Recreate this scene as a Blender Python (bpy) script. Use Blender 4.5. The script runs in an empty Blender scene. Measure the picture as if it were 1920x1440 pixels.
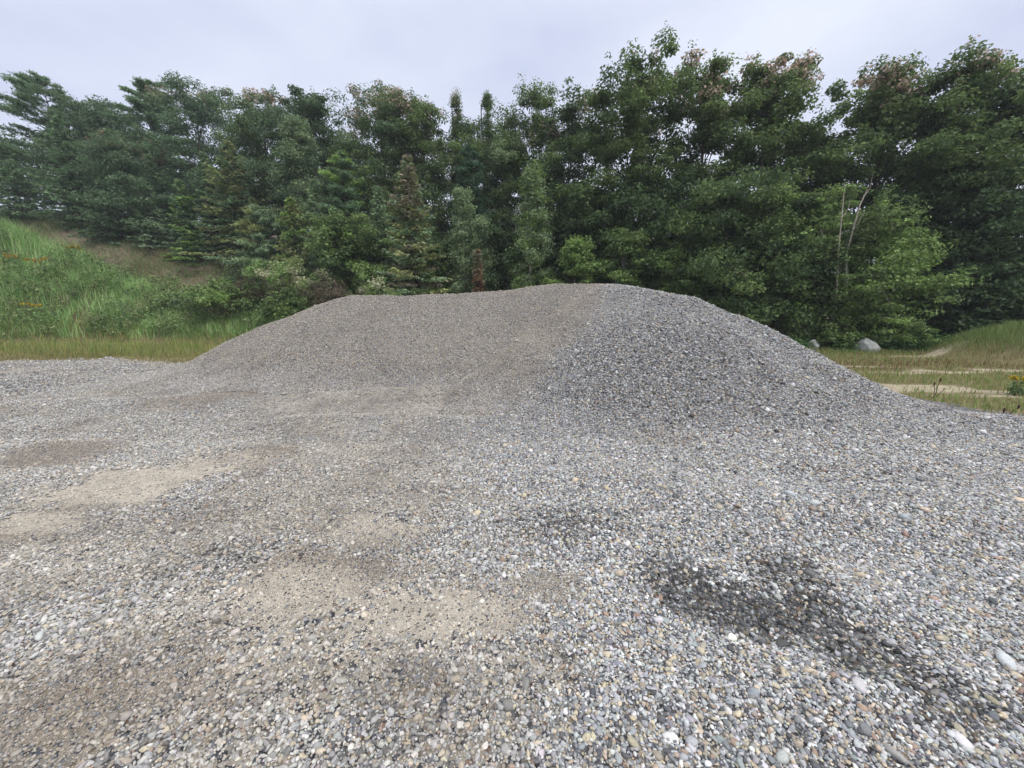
import bpy, math
import numpy as np
R = math.radians
PI = math.pi
scene = bpy.context.scene

# ------------------------------------------------------------------ camera
EYE = 1.6
PITCH = R(11.5)
F = 730.0                                   # focal length in pixels of the 1920 px wide photograph
cd = bpy.data.cameras.new("camera")
cam = bpy.data.objects.new("camera", cd)
scene.collection.objects.link(cam)
cd.sensor_width = 36.0
cd.lens = F / 1920 * 36
cd.clip_start = 0.05
cd.clip_end = 3000
cam.location = (0, 0, EYE)
cam.rotation_euler = (R(90) - PITCH, 0, 0)
scene.camera = cam

# ------------------------------------------------------------------ overcast sky
SUN_EL, SUN_AZ = 44, 138                    # azimuth from +Y towards +X
w = bpy.data.worlds.new("World")
scene.world = w
w.use_nodes = True
nt = w.node_tree
nt.nodes.clear()
N = nt.nodes.new
out = N("ShaderNodeOutputWorld")
bg = N("ShaderNodeBackground")
bg.inputs["Strength"].default_value = 0.1
sky = N("ShaderNodeTexSky")
sky.sky_type = 'NISHITA'
sky.sun_disc = False
sky.sun_elevation = R(SUN_EL)
sky.sun_rotation = R(SUN_AZ)
sky.air_density = 1.0
sky.dust_density = 3.0
tc = N("ShaderNodeTexCoord")
mp = N("ShaderNodeMapping")
mp.inputs["Scale"].default_value = (1.0, 1.0, 2.2)
no = N("ShaderNodeTexNoise")
no.inputs["Scale"].default_value = 1.4
no.inputs["Detail"].default_value = 5.0
no.inputs["Roughness"].default_value = 0.5
rp = N("ShaderNodeValToRGB")
rp.color_ramp.elements[0].position = 0.38
rp.color_ramp.elements[0].color = (5.5, 6.0, 7.8, 1)
rp.color_ramp.elements[1].position = 0.66
rp.color_ramp.elements[1].color = (7.7, 8.15, 9.4, 1)
mx = N("ShaderNodeMix")
mx.data_type = 'RGBA'
mx.inputs["Factor"].default_value = 0.93
L = nt.links.new
L(tc.outputs["Generated"], mp.inputs["Vector"])
L(mp.outputs["Vector"], no.inputs["Vector"])
L(no.outputs["Fac"], rp.inputs["Fac"])
L(sky.outputs["Color"], mx.inputs["A"])
L(rp.outputs["Color"], mx.inputs["B"])
# a closed overcast is about three times as bright overhead as near the horizon
sx = N("ShaderNodeSeparateXYZ")
mr = N("ShaderNodeMapRange")
for q_, v_ in zip(("From Min", "From Max", "To Min", "To Max"), (0.50, 0.95, 0.0, 1.0)):
    mr.inputs[q_].default_value = v_
mr.interpolation_type = 'SMOOTHSTEP'
sc_ = N("ShaderNodeMix")
sc_.data_type = 'RGBA'
sc_.inputs["B"].default_value = (18.9, 18.7, 18.9, 1)
L(tc.outputs["Generated"], sx.inputs[0])
L(sx.outputs["Z"], mr.inputs["Value"])
L(mx.outputs["Result"], sc_.inputs["A"])
L(mr.outputs["Result"], sc_.inputs["Factor"])
L(sc_.outputs["Result"], bg.inputs["Color"])
L(bg.outputs["Background"], out.inputs["Surface"])

sd = bpy.data.lights.new("sun", 'SUN')
sd.energy = 1.5
sd.angle = R(16)
sd.color = (1.0, 0.97, 0.92)
sun = bpy.data.objects.new("sun", sd)
scene.collection.objects.link(sun)
sun.rotation_euler = (R(90 - SUN_EL), 0, R(180 - SUN_AZ))

vs = scene.view_settings
vs.view_transform = 'Standard'
vs.look = 'None'
vs.exposure = 0.24
vs.gamma = 1.0
vs.use_curve_mapping = False
scene.cycles.max_bounces = 6
scene.cycles.diffuse_bounces = 3
scene.cycles.transmission_bounces = 4
scene.cycles.use_denoising = True
scene.cycles.denoiser = 'OPENIMAGEDENOISE'
scene.cycles.denoising_input_passes = 'RGB_ALBEDO_NORMAL'

# ------------------------------------------------------------------ helpers
CP, SP = math.cos(PITCH), math.sin(PITCH)

def ray_t(v, Y):
    ry = (720 - v) / F
    return Y / (CP + ry * SP)

def at(u, v, Y):
    """world point that lies at forward distance Y on the sight line of a photo pixel"""
    ry = (720 - v) / F
    t = Y / (CP + ry * SP)
    return (u - 960) / F * t, Y, EYE + t * (-SP + ry * CP)

def on_plane(u, v, z=0.0):
    ry = (720 - v) / F
    dz = -SP + ry * CP
    t = (z - EYE) / dz
    return (u - 960) / F * t, t * (CP + ry * SP)

def rng_of(s):
    return np.random.default_rng(s)

_lat = {}
def vnoise(x, y, cell, seed):
    """smooth value noise in 0..1"""
    if seed not in _lat:
        _lat[seed] = rng_of(1000 + seed).random((256, 256))
    g = _lat[seed]
    fx, fy = np.asarray(x) / cell, np.asarray(y) / cell
    ix, iy = np.floor(fx).astype(int), np.floor(fy).astype(int)
    tx, ty = fx - ix, fy - iy
    tx = tx * tx * (3 - 2 * tx)
    ty = ty * ty * (3 - 2 * ty)
    a, b = g[ix & 255, iy & 255], g[(ix + 1) & 255, iy & 255]
    c, d = g[ix & 255, (iy + 1) & 255], g[(ix + 1) & 255, (iy + 1) & 255]
    return (a * (1 - tx) + b * tx) * (1 - ty) + (c * (1 - tx) + d * tx) * ty

def fnoise(x, y, cell, seed, octv=4, rough=0.55):
    s, a, tot = 0.0, 1.0, 0.0
    for k in range(octv):
        s = s + a * vnoise(x + 37.1 * k, y - 11.7 * k, cell / 2 ** k, seed + k)
        tot += a
        a *= rough
    return s / tot

def sstep(a, b, x):
    t = np.clip((x - a) / (b - a), 0, 1)
    return t * t * (3 - 2 * t)

def mesh_np(name, verts, faces, mat, parent=None, cols=None, attr='col', smooth=True):
    """verts (n,3); faces (m,k) array or list of such arrays with different k"""
    verts = np.asarray(verts, np.float32)
    fl = faces if isinstance(faces, list) else [faces]
    fl = [np.asarray(f, np.int32) for f in fl if len(f)]
    me = bpy.data.meshes.new(name)
    me.vertices.add(len(verts))
    me.vertices.foreach_set("co", verts.ravel())
    idx = np.concatenate([f.ravel() for f in fl])
    cnt = np.concatenate([np.full(len(f), f.shape[1], np.int32) for f in fl])
    me.loops.add(len(idx))
    me.loops.foreach_set("vertex_index", idx)
    st = np.zeros(len(cnt), np.int32)
    st[1:] = np.cumsum(cnt)[:-1]
    me.polygons.add(len(cnt))
    me.polygons.foreach_set("loop_start", st)
    if not smooth:
        me.polygons.foreach_set("use_smooth", np.zeros(len(cnt), bool))
    if cols is not None:
        if not isinstance(cols, dict):
            cols = {attr: cols}
        for k, c in cols.items():
            c = np.asarray(c, np.float32)
            if c.shape[1] == 3:
                c = np.concatenate([c, np.ones((len(c), 1), np.float32)], 1)
            a = me.attributes.new(k, 'FLOAT_COLOR', 'POINT')
            a.data.foreach_set("color", c.ravel())
    me.update(calc_edges=True)
    if mat:
        me.materials.append(mat)
    o = bpy.data.objects.new(name, me)
    scene.collection.objects.link(o)
    if parent is not None:
        o.parent = parent
    return o

def tag(o, label=None, cat=None, group=None, kind=None):
    if label: o["label"] = label
    if cat: o["category"] = cat
    if group: o["group"] = group
    if kind: o["kind"] = kind
    return o

def empty(name, loc, label, cat, group=None):
    o = bpy.data.objects.new(name, None)
    o.empty_display_size = 0.2
    scene.collection.objects.link(o)
    o.location = loc
    return tag(o, label, cat, group)

class Soup:
    """collects pieces of one mesh"""
    def __init__(s):
        s.v, s.f4, s.f3, s.c, s.n = [], [], [], [], 0
    def add(s, v, f, c):
        v = np.asarray(v, float)
        f = np.asarray(f, int) + s.n
        (s.f4 if f.shape[1] == 4 else s.f3).append(f)
        c = np.asarray(c, float)
        if c.ndim == 1:
            c = np.tile(c, (len(v), 1))
        s.v.append(v); s.c.append(c); s.n += len(v)
    def build(s, name, mat, parent=None):
        fl = []
        if s.f4: fl.append(np.concatenate(s.f4))
        if s.f3: fl.append(np.concatenate(s.f3))
        return mesh_np(name, np.concatenate(s.v), fl, mat, parent, np.concatenate(s.c))

def tube(pts, rad, sides=6):
    pts = np.asarray(pts, float)
    n = len(pts)
    rad = np.asarray(rad, float)
    d = np.gradient(pts, axis=0)
    d /= np.linalg.norm(d, axis=1, keepdims=True) + 1e-9
    ref = np.where(np.abs(d[:, 2:3]) > 0.9, np.array([[1.0, 0, 0]]), np.array([[0, 0, 1.0]]))
    a = np.cross(d, ref); a /= np.linalg.norm(a, axis=1, keepdims=True) + 1e-9
    b = np.cross(d, a)
    th = np.arange(sides) * 2 * PI / sides
    v = pts[:, None, :] + rad[:, None, None] * (np.cos(th)[None, :, None] * a[:, None, :] + np.sin(th)[None, :, None] * b[:, None, :])
    v = v.reshape(-1, 3)
    i, j = np.meshgrid(np.arange(n - 1), np.arange(sides), indexing='ij')
    q = np.stack([i * sides + j, i * sides + (j + 1) % sides, (i + 1) * sides + (j + 1) % sides, (i + 1) * sides + j], -1).reshape(-1, 4)
    return v, q

def unit(v):
    return v / (np.linalg.norm(v, axis=-1, keepdims=True) + 1e-9)

def leaf_quads(p, d, n, ln, wd, fold=0.15):
    """diamond leaves: centre p, long direction d, normal n"""
    d = unit(d)
    s = unit(np.cross(n, d))
    n = np.cross(d, s)
    ln = np.broadcast_to(np.asarray(ln, float), (len(p),))[:, None]
    wd = np.broadcast_to(np.asarray(wd, float), (len(p),))[:, None]
    a = p - d * ln * 0.5
    c = p + d * ln * 0.5 - n * ln * fold
    b = p + s * wd * 0.5 + n * wd * fold + d * ln * 0.05
    e = p - s * wd * 0.5 + n * wd * fold + d * ln * 0.05
    v = np.stack([a, b, c, e], 1).reshape(-1, 3)
    q = np.arange(len(p) * 4).reshape(-1, 4)
    return v, q

# ------------------------------------------------------------------ materials
def mat_new(name):
    m = bpy.data.materials.new(name)
    m.use_nodes = True
    t = m.node_tree
    t.nodes.clear()
    o = t.nodes.new("ShaderNodeOutputMaterial")
    return m, t, o

def node(t, kind, **kw):
    n = t.nodes.new(kind)
    for k, v in kw.items():
        if k in n.inputs: n.inputs[k].default_value = v
        else: setattr(n, k, v)
    return n

def attr_mat(name, rough=0.8, trans=0.0, noise=0.0, nscale=60.0, spec=0.3, bump=0.0):
    m, t, o = mat_new(name)
    a = node(t, "ShaderNodeAttribute", attribute_name='col')
    col = a.outputs["Color"]
    if noise or bump:
        c = node(t, "ShaderNodeTexCoord")
        z = node(t, "ShaderNodeTexNoise", Scale=nscale, Detail=3.0)
        t.links.new(c.outputs["Object"], z.inputs["Vector"])
    if noise:
        mr = node(t, "ShaderNodeMapRange")
        mr.inputs["From Min"].default_value = 0.25
        mr.inputs["From Max"].default_value = 0.75
        mr.inputs["To Min"].default_value = 1 - noise
        mr.inputs["To Max"].default_value = 1 + noise
        t.links.new(z.outputs["Fac"], mr.inputs["Value"])
        vm = node(t, "ShaderNodeVectorMath", operation='SCALE')
        t.links.new(col, vm.inputs[0])
        t.links.new(mr.outputs["Result"], vm.inputs["Scale"])
        col = vm.outputs["Vector"]
    p = node(t, "ShaderNodeBsdfPrincipled", Roughness=rough)
    p.inputs["Specular IOR Level"].default_value = spec
    t.links.new(col, p.inputs["Base Color"])
    if bump:
        b = node(t, "ShaderNodeBump", Strength=bump, Distance=0.02)
        t.links.new(z.outputs["Fac"], b.inputs["Height"])
        t.links.new(b.outputs["Normal"], p.inputs["Normal"])
    if trans:
        tr = node(t, "ShaderNodeBsdfTranslucent")
        t.links.new(col, tr.inputs["Color"])
        ms = node(t, "ShaderNodeMixShader", Fac=trans)
        t.links.new(p.outputs[0], ms.inputs[1])
        t.links.new(tr.outputs[0], ms.inputs[2])
        t.links.new(ms.outputs[0], o.inputs["Surface"])
    else:
        t.links.new(p.outputs[0], o.inputs["Surface"])
    return m

M_LEAF = attr_mat("foliage", rough=0.55, trans=0.38, spec=0.25)
M_NEEDLE = attr_mat("needles", rough=0.65, trans=0.32, spec=0.2)
M_GRASS = attr_mat("grass_blades", rough=0.6, trans=0.3, spec=0.2)
M_BARK = attr_mat("bark", rough=0.9, noise=0.35, nscale=14.0, spec=0.1, bump=0.5)
M_STONE = attr_mat("pebble", rough=0.72, noise=0.22, nscale=140.0, spec=0.3)
M_ROCK = attr_mat("boulder_stone", rough=0.85, noise=0.3, nscale=9.0, spec=0.2, bump=0.6)

def ground_mat():
    m, t, o = mat_new("ground_surface")
    l = t.links.new
    co = node(t, "ShaderNodeTexCoord")
    a = node(t, "ShaderNodeAttribute", attribute_name='col')
    k = node(t, "ShaderNodeAttribute", attribute_name='mask')
    sp = node(t, "ShaderNodeSeparateColor")
    l(k.outputs["Color"], sp.inputs[0])
    n1 = node(t, "ShaderNodeTexNoise", Scale=9.0, Detail=8.0, Roughness=0.7)
    n2 = node(t, "ShaderNodeTexNoise", Scale=110.0, Detail=4.0, Roughness=0.7)
    vo = node(t, "ShaderNodeTexVoronoi", Scale=38.0, Randomness=1.0)
    vo2 = node(t, "ShaderNodeTexVoronoi", Scale=95.0, Randomness=1.0)
    for x in (n1, n2, vo, vo2):
        l(co.outputs["Object"], x.inputs["Vector"])
    # soil value variation
    def rng(src, a0, a1, b0, b1):
        r = node(t, "ShaderNodeMapRange")
        for q, v in zip(("From Min", "From Max", "To Min", "To Max"), (a0, a1, b0, b1)):
            r.inputs[q].default_value = v
        l(src, r.inputs["Value"])
        return r.outputs["Result"]
    def mul(x, y):
        q = node(t, "ShaderNodeMath", operation='MULTIPLY')
        l(x, q.inputs[0]); l(y, q.inputs[1])
        return q.outputs[0]
    var = mul(rng(n1.outputs["Fac"], 0.3, 0.7, 0.75, 1.25), rng(n2.outputs["Fac"], 0.3, 0.7, 0.78, 1.22))
    soil = node(t, "ShaderNodeVectorMath", operation='SCALE')
    l(a.outputs["Color"], soil.inputs[0]); l(var, soil.inputs["Scale"])
    # pebble cells: each voronoi cell its own stone colour
    def cells(v):
        cr = node(t, "ShaderNodeValToRGB")
        e = cr.color_ramp
        e.interpolation = 'CONSTANT'
        pal = [(0, (.10, .105, .12)), (.18, (.24, .25, .27)), (.36, (.36, .365, .37)), (.5, (.17, .165, .16)),
               (.62, (.33, .28, .21)), (.74, (.46, .46, .45)), (.86, (.21, .22, .25)), (.95, (.26, .18, .14))]
        e.elements[0].position, e.elements[0].color = 0, (*pal[0][1], 1)
        e.elements[1].position, e.elements[1].color = pal[1][0], (*pal[1][1], 1)
        for p_, c_ in pal[2:]:
            q = e.elements.new(p_); q.color = (*c_, 1)
        s2 = node(t, "ShaderNodeSeparateColor")
        l(v.outputs["Color"], s2.inputs[0])
        l(s2.outputs[0], cr.inputs["Fac"])
        ed = rng(v.outputs["Distance"], 0.25, 0.75, 1.0, 0.35)
        sc = node(t, "ShaderNodeVectorMath", operation='SCALE')
        l(cr.outputs["Color"], sc.inputs[0]); l(ed, sc.inputs["Scale"])
        return sc.outputs["Vector"]
    g1 = cells(vo)
    g2 = cells(vo2)
    # R: share of gravel cells, G: share of fine grit
    def mixc(fac, c1, c2):
        q = node(t, "ShaderNodeMix", data_type='RGBA')
        l(fac, q.inputs["Factor"]); l(c1, q.inputs["A"]); l(c2, q.inputs["B"])
        return q.outputs["Result"]
    s3 = node(t, "ShaderNodeSeparateColor")
    l(vo2.outputs["Color"], s3.inputs[0])
    def gt(x, y):                              # 1 where x < y
        q = node(t, "ShaderNodeMath", operation='LESS_THAN')
        l(x, q.inputs[0]); l(y, q.inputs[1])
        return q.outputs[0]
    c = mixc(gt(s3.outputs[1], sp.outputs[1]), soil.outputs["Vector"], g2)
    s4 = node(t, "ShaderNodeSeparateColor")
    l(vo.outputs["Color"], s4.inputs[0])
    c = mixc(gt(s4.outputs[1], sp.outputs[0]), c, g1)
    p = node(t, "ShaderNodeBsdfPrincipled", Roughness=0.92)
    p.inputs["Specular IOR Level"].default_value = 0.15
    l(c, p.inputs["Base Color"])
    add = node(t, "ShaderNodeMath", operation='ADD')
    l(rng(n1.outputs["Fac"], 0, 1, 0, 1.2), add.inputs[0])
    l(rng(n2.outputs["Fac"], 0, 1, 0, 0.35), add.inputs[1])
    b = node(t, "ShaderNodeBump", Strength=0.9, Distance=0.045)
    l(add.outputs[0], b.inputs["Height"])
    l(b.outputs["Normal"], p.inputs["Normal"])
    l(p.outputs[0], o.inputs["Surface"])
    return m
M_GROUND = ground_mat()

# ------------------------------------------------------------------ terrain
HX = np.array([-60, -40, -33, -23, -15, -6, 1, 7, 60.0])
HZ = np.array([8.5, 7.6, 6.9, 5.4, 4.3, 2.6, 1.0, 0.0, 0.0])
MOUND = []                                   # crest of the grown-over bank on the left
for u, v, Y in [(-260, 395, 21), (-120, 405, 20.5), (0, 432, 20), (100, 462, 19.3), (190, 508, 18.6), (290, 540, 18), (400, 556, 17.4), (520, 560, 17.2), (640, 560, 17.2)]:
    x, y, z = at(u, v, Y)
    MOUND.append((x, y, z - 0.45))
MOUND = np.array(MOUND)
def densify(P, k):
    out_ = []
    for i in range(len(P) - 1):
        for j in range(k):
            out_.append(P[i] + (P[i + 1] - P[i]) * j / k)
    out_.append(P[-1])
    return np.array(out_)
MOUND_D = densify(MOUND, 5)
RM = at(1985, 592, 11.6)                      # grassy mound at the right edge

BUMPS = []                                    # low humps of pushed-up gravel: photo pixel, size (m), height
for u, v, sx, sy, h in [(400, 752, 1.0, 0.45, 0.10), (700, 742, 1.0, 0.35, 0.12), (850, 745, 0.8, 0.3, 0.18), (560, 720, 0.9, 0.4, 0.10),
                        (640, 790, 1.0, 0.3, 0.07), (960, 790, 0.9, 0.25, 0.08), (520, 1010, 0.35, 0.3, 0.07), (120, 760, 1.8, 0.4, 0.10),
                        (100, 840, 0.9, 0.2, 0.06), (470, 850, 0.5, 0.18, 0.08), (400, 1090, 0.35, 0.16, 0.05), (1450, 960, 0.8, 0.35, 0.10),
                        (1250, 1020, 0.6, 0.25, 0.06), (1560, 1120, 0.4, 0.16, 0.05), (1480, 1180, 0.40, 0.10, -0.05), (1330, 1125, 0.25, 0.08, -0.04), (1650, 1245, 0.25, 0.10, -0.04), (1600, 1300, 0.4, 0.12, 0.05), (1750, 960, 0.8, 0.5, 0.12), (1150, 900, 0.8, 0.4, 0.06),
                        (700, 960, 0.5, 0.2, 0.04), (850, 1080, 0.3, 0.15, 0.03), (1050, 960, 0.5, 0.25, 0.06), (300, 1200, 0.3, 0.2, 0.04)]:
    x, y = on_plane(u, v)
    BUMPS.append((x, y, sx, sy, h))

def ground_z(x, y):
    x = np.asarray(x, float); y = np.asarray(y, float)
    z = (0.09 * (fnoise(x, y, 2.2, 3, 3) - 0.5) + 0.05 * (fnoise(x * .6 + y * .5, y * 1.1 - x * .3, 0.8, 14, 2) - 0.5)) * sstep(60, 20, np.abs(x) + np.abs(y)) + 0.02 * (fnoise(x, y, 0.35, 9, 3) - 0.5) * sstep(25, 12, np.abs(x) + np.abs(y))
    for bx, by, sx, sy, h in BUMPS:
        z = z + h * np.exp(-((x - bx) / sx) ** 2 - ((y - by) / sy) ** 2)
    hm = np.interp(x, HX, HZ)
    y0 = 18.5 - 0.5 * sstep(-10, 5, x)
    hill = hm * sstep(y0, y0 + 8.5, y) + hm * 0.02 * np.clip(y - y0 - 6, 0, 40)
    hill = hill + 0.5 * (fnoise(x, y, 3.5, 21, 3) - 0.5) * sstep(18, 23, y)
    # bank with a soft crest
    m = np.full(x.shape, -9.0)
    for cx, cy, cz in MOUND_D:
        d = np.sqrt((x - cx) ** 2 + ((y - cy) * np.where(y > cy, 1.2, 1.0)) ** 2)
        m = np.maximum(m, cz - np.sqrt(d * d + 0.8) * 0.95 + 0.85)
    m = m + 0.5 * (fnoise(x, y, 1.6, 33, 3) - 0.5) * sstep(0, 1.5, m)
    m = np.clip(m, 0, 99)
    d = np.sqrt(((x - RM[0]) / 1.35) ** 2 + ((y - RM[1]) / 1.1) ** 2)
    rm = np.clip(RM[2] + 0.15 - 0.62 * np.sqrt(d * d + 0.5), 0, 9)
    return z + np.maximum(np.maximum(hill, m), rm)

# pile: union of cones of poured stone along crest lines
CREST = []
def crest(pts, slope, k=8):
    P = np.array([at(u, v, Y) for u, v, Y in pts])
    for c in densify(P, k):
        CREST.append((*c, slope))
crest([(335, 690, 9.1), (400, 652, 9.3), (440, 630, 9.5), (500, 607, 9.7), (600, 570, 10.0), (660, 551, 10.2), (740, 548, 10.2), (850, 546, 10.1),
       (950, 543, 10.0), (1000, 534, 9.8), (1050, 528, 9.6), (1110, 529, 9.2)], 0.72)
crest([(1110, 529, 9.2), (1140, 530, 8.3), (1190, 532, 7.6), (1250, 541, 7.2), (1300, 551, 6.95), (1350, 573, 6.8), (1420, 601, 6.6), (1500, 641, 6.35),
       (1600, 697, 6.0), (1700, 742, 5.65), (1800, 776, 5.3), (1920, 794, 5.0), (2080, 815, 4.7), (2300, 850, 4.3)], 0.64)
CREST = np.array(CREST)

def pile_z(x, y):
    x = np.asarray(x, float); y = np.asarray(y, float)
    wob = 0.36 * (fnoise(x, y, 1.5, 51, 3) - 0.5) + 0.16 * (fnoise(x * 1.5, y * .6, .7, 54, 2) - .5) + 0.07 * (fnoise(x, y, 0.3, 57, 2) - 0.5)
    a = np.full(x.shape, -9.0)
    for cx, cy, cz, s in CREST:
        d = np.sqrt((x - cx) ** 2 + (y - cy) ** 2)
        front = np.where(y < cy, 1.0, 1.1)
        a = np.maximum(a, cz - s * front * (np.sqrt(d * d + 0.02) - 0.14))
    # soft toe: the steep face runs out into an apron of spilled stone
    z = a + wob * np.clip(0.25 + (2.0 - a) * 0.45, 0.22, 0.6)
    toe = 0.34 * np.exp((z - 0.34) / 0.36)
    z = np.where(z < 0.34, toe, z)
    return z - 0.045

XS = np.concatenate([-np.geomspace(11, 600, 130)[::-1], np.linspace(-10.95, 10.95, 366), np.geomspace(11, 600, 130)])
YS = np.concatenate([[-300, -100, -40, -15, -6, -3, -1.5, -.6], np.linspace(0, 13, 240), np.linspace(13.06, 45, 210), np.geomspace(45.5, 900, 45)])
GX, GY = np.meshgrid(XS, YS)
GZ = ground_z(GX, GY)

# fines (dust and sand between and over the stones), patches of darker stones, tint
def blob(x, y, lst, seed, cell=0.55, soft=0.0):
    tot = np.zeros(np.shape(x))
    edge = .55 * fnoise(x, y, cell, seed, 5, 0.7) + .45 * fnoise(x * .7, y * 1.3, .2, seed + 3, 4, .7)
    for u, v, ru, rv, amt in lst:
        cx, cy = on_plane(u, v)
        sx = ru / F * math.hypot(cy, EYE)
        sy = abs(on_plane(u, v - rv)[1] - on_plane(u, v + rv)[1]) * 0.5
        q = ((x - cx) / sx) ** 2 + ((y - cy) / sy) ** 2
        tot = np.maximum(tot, amt * sstep(1.6 + soft, 0.15, q + (edge - 0.5) * 3.8))
    return tot

FINES = [(560, 960, 260, 40, .45), (700, 1120, 260, 60, .6), (250, 1080, 60, 16, .5), (620, 1200, 180, 40, .6), (850, 1210, 120, 40, .5), (60, 985, 110, 34, 1), (170, 930, 150, 36, 1), (290, 895, 130, 26, 1), (420, 872, 120, 20, .9), (120, 852, 100, 24, .95), (470, 868, 80, 28, .9), (390, 748, 90, 20, .85),
         (500, 665, 60, 24, .6), (715, 905, 60, 24, .85), (690, 1000, 100, 34, .85), (600, 1090, 130, 60, .9), (540, 1130, 110, 60, 1), (790, 1150, 180, 56, .95),
         (1020, 1088, 75, 34, .9), (120, 1330, 170, 110, .9), (330, 1300, 130, 90, .75), (430, 1420, 90, 60, .6), (640, 930, 240, 70, .55), (300, 1000, 300, 60, .5), (620, 850, 200, 30, .5),
         (720, 740, 230, 40, .65), (560, 1250, 200, 90, .55), (760, 1260, 160, 70, .6), (40, 1090, 120, 40, .6), (960, 1240, 110, 60, .45), (870, 1350, 120, 70, .4), (1230, 830, 60, 14, .6)]
SAND = [(60, 985, 100, 26, 1), (200, 925, 150, 26, 1), (340, 885, 110, 18, .9), (560, 1120, 110, 50, .8), (760, 1145, 170, 46, .9), (880, 1190, 80, 34, .6), (640, 1215, 80, 40, .5), (470, 1230, 60, 44, .6), (960, 1240, 70, 30, .4), (700, 1000, 90, 26, .5), (520, 870, 60, 12, .5), (60, 980, 80, 20, 1), (150, 930, 110, 22, 1), (280, 892, 110, 20, 1), (400, 872, 90, 14, .7), (520, 1130, 55, 40, .9), (690, 1175, 40, 26, .8), (820, 1150, 100, 36, .8), (710, 985, 70, 22, .6),
        (500, 1210, 45, 30, .8), (0, 898, 40, 14, 1)]
DARK_SPOTS = [(1275, 1085, 55, 26, .8), (1340, 1125, 70, 30, .9), (1420, 1150, 80, 32, .9), (1510, 1160, 80, 34, .85), (1590, 1195, 60, 34, .8), (1650, 1240, 60, 34, .75), (1730, 1290, 70, 34, .6), (1810, 1340, 80, 40, .45),
       (1470, 1070, 60, 20, .6), (1500, 1105, 60, 20, .5), (1060, 985, 90, 24, .33), (420, 1060, 110, 30, .3), (1430, 745, 180, 50, .12), (1240, 780, 160, 30, .25), (1700, 905, 90, 24, .2), (1540, 890, 60, 16, .2)]  # areas where single stones are given a darker colour

BROWN = [(120, 852, 120, 26, 1), (470, 868, 90, 30, 1), (390, 748, 100, 22, .9), (120, 1330, 190, 110, .9), (340, 1290, 140, 90, .8), (600, 1070, 120, 40, .8),
         (400, 1240, 80, 60, .7), (740, 920, 90, 16, .5), (330, 960, 140, 14, .6), (60, 1010, 80, 10, .6), (1020, 1095, 70, 20, .5), (640, 1150, 30, 40, .7), (480, 1180, 60, 26, .6)]
def soil_col(x, y, s):
    """colour of the fines: tan yard dust, browner damp soil, pale sand"""
    t = fnoise(x, y, .45, 111, 5, .65)
    c = np.ones(np.shape(x) + (3,)) * np.array([.335, .30, .245])
    c = lerp(c, (.43, .39, .325), sstep(.52, .72, t))
    c = lerp(c, (.20, .17, .135), .8 * sstep(.48, .30, t))
    c = lerp(c, (.245, .205, .16), .85 * blob(x, y, BROWN, 85, .3, .4))
    return lerp(c, (.51, .46, .38), .9 * s * sstep(.25, .5, fnoise(x, y, .16, 117, 4, .7) + .12))

def left_of_valley(x, y):
    """1 on the older dusty face and yard, 0 on the freshly tipped stone at right"""
    vx = np.interp(y, [0, 1, 2, 3, 4, 5.2, 6, 7, 8, 9, 20], [-.2, -.15, -.35, -.5, -.6, -.35, 0.3, 1.0, 1.75, 2.4, 2.4])
    return sstep(0.62, -0.62, x - vx + 1.0 * (fnoise(x, y, 1.4, 78, 2) - .5) + 1.5 * (fnoise(x, y, 0.4, 71, 5, .7) - 0.5))

def zones(x, y, pile=False):
    f = blob(x, y, FINES, 81)
    s = blob(x, y, SAND, 91, .4, .5)
    dark_amt = blob(x, y, DARK_SPOTS, 95, .13, .9)
    lf = left_of_valley(x, y)
    base = lf * (.06 + .5 * sstep(0.46, 0.70, fnoise(x, y, 0.8, 61, 4, .6)))
    if pile:
        f = f * 0.5
        base = 0.33 * lf
        s = s * 0
    return np.clip(np.maximum(f, base), 0, 1), s, dark_amt, lf

def lerp(a, b, t):
    t = np.asarray(t)[..., None]
    return a * (1 - t) + np.asarray(b, float) * t

def yard_edge(x, y):
    """1 inside the gravel yard"""
    n = 2.2 * (fnoise(x, y, 2.0, 103, 5, .65) - 0.5)
    e = np.interp(x, [-60, -24, -16, -10, -8, -4, 3, 6, 7.5, 9, 20], [16.4, 13.3, 11.4, 10.9, 10.4, 11, 10, 7.0, 5.5, 4.9, 3.0])
    return sstep(0.5, -0.3, y - e + n)

f_, s_, w_, l_ = zones(GX, GY)
yard = yard_edge(GX, GY)
col = soil_col(GX, GY, s_)
col = lerp(col, (.72, .71, .68), np.exp(-((GX - on_plane(0, 898)[0]) / .25) ** 2 - ((GY - on_plane(0, 898)[1]) / .16) ** 2))
# outside the yard: sandy turf, bank soil, forest floor
turf = np.ones(GX.shape + (3,)) * np.array([.17, .15, .075])
turf = lerp(turf, (.40, .345, .25), sstep(.55, .66, fnoise(GX * 0.45, GY * 1.6, 1.5, 121, 4)) * sstep(15.2, 13.2, GY) * sstep(-2, 3, GX) + .5 * np.exp(-((GY - np.interp(GX, [-24, -16, -10, -8], [14.3, 12.3, 11.7, 11.2])) / .35) ** 2) * sstep(-3, -6, GX) * sstep(.4, .6, fnoise(GX, GY, 2, 125, 3)))
bank = np.ones(GX.shape + (3,)) * np.array([.10, .09, .045])
bank = lerp(bank, (.19, .155, .11), sstep(.42, .6, fnoise(GX, GY, 2.4, 131, 4)) * sstep(20, 23, GY))
turf = lerp(turf, bank, sstep(.25, .8, GZ))
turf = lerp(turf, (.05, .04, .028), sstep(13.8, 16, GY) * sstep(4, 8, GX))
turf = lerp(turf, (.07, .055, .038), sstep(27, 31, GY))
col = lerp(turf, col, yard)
gshare = np.clip(1 - f_ * 1.1, 0, 1) * yard
gfine = np.clip(.55 * f_ * (1 - .75 * s_), 0, 1) * yard
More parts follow.
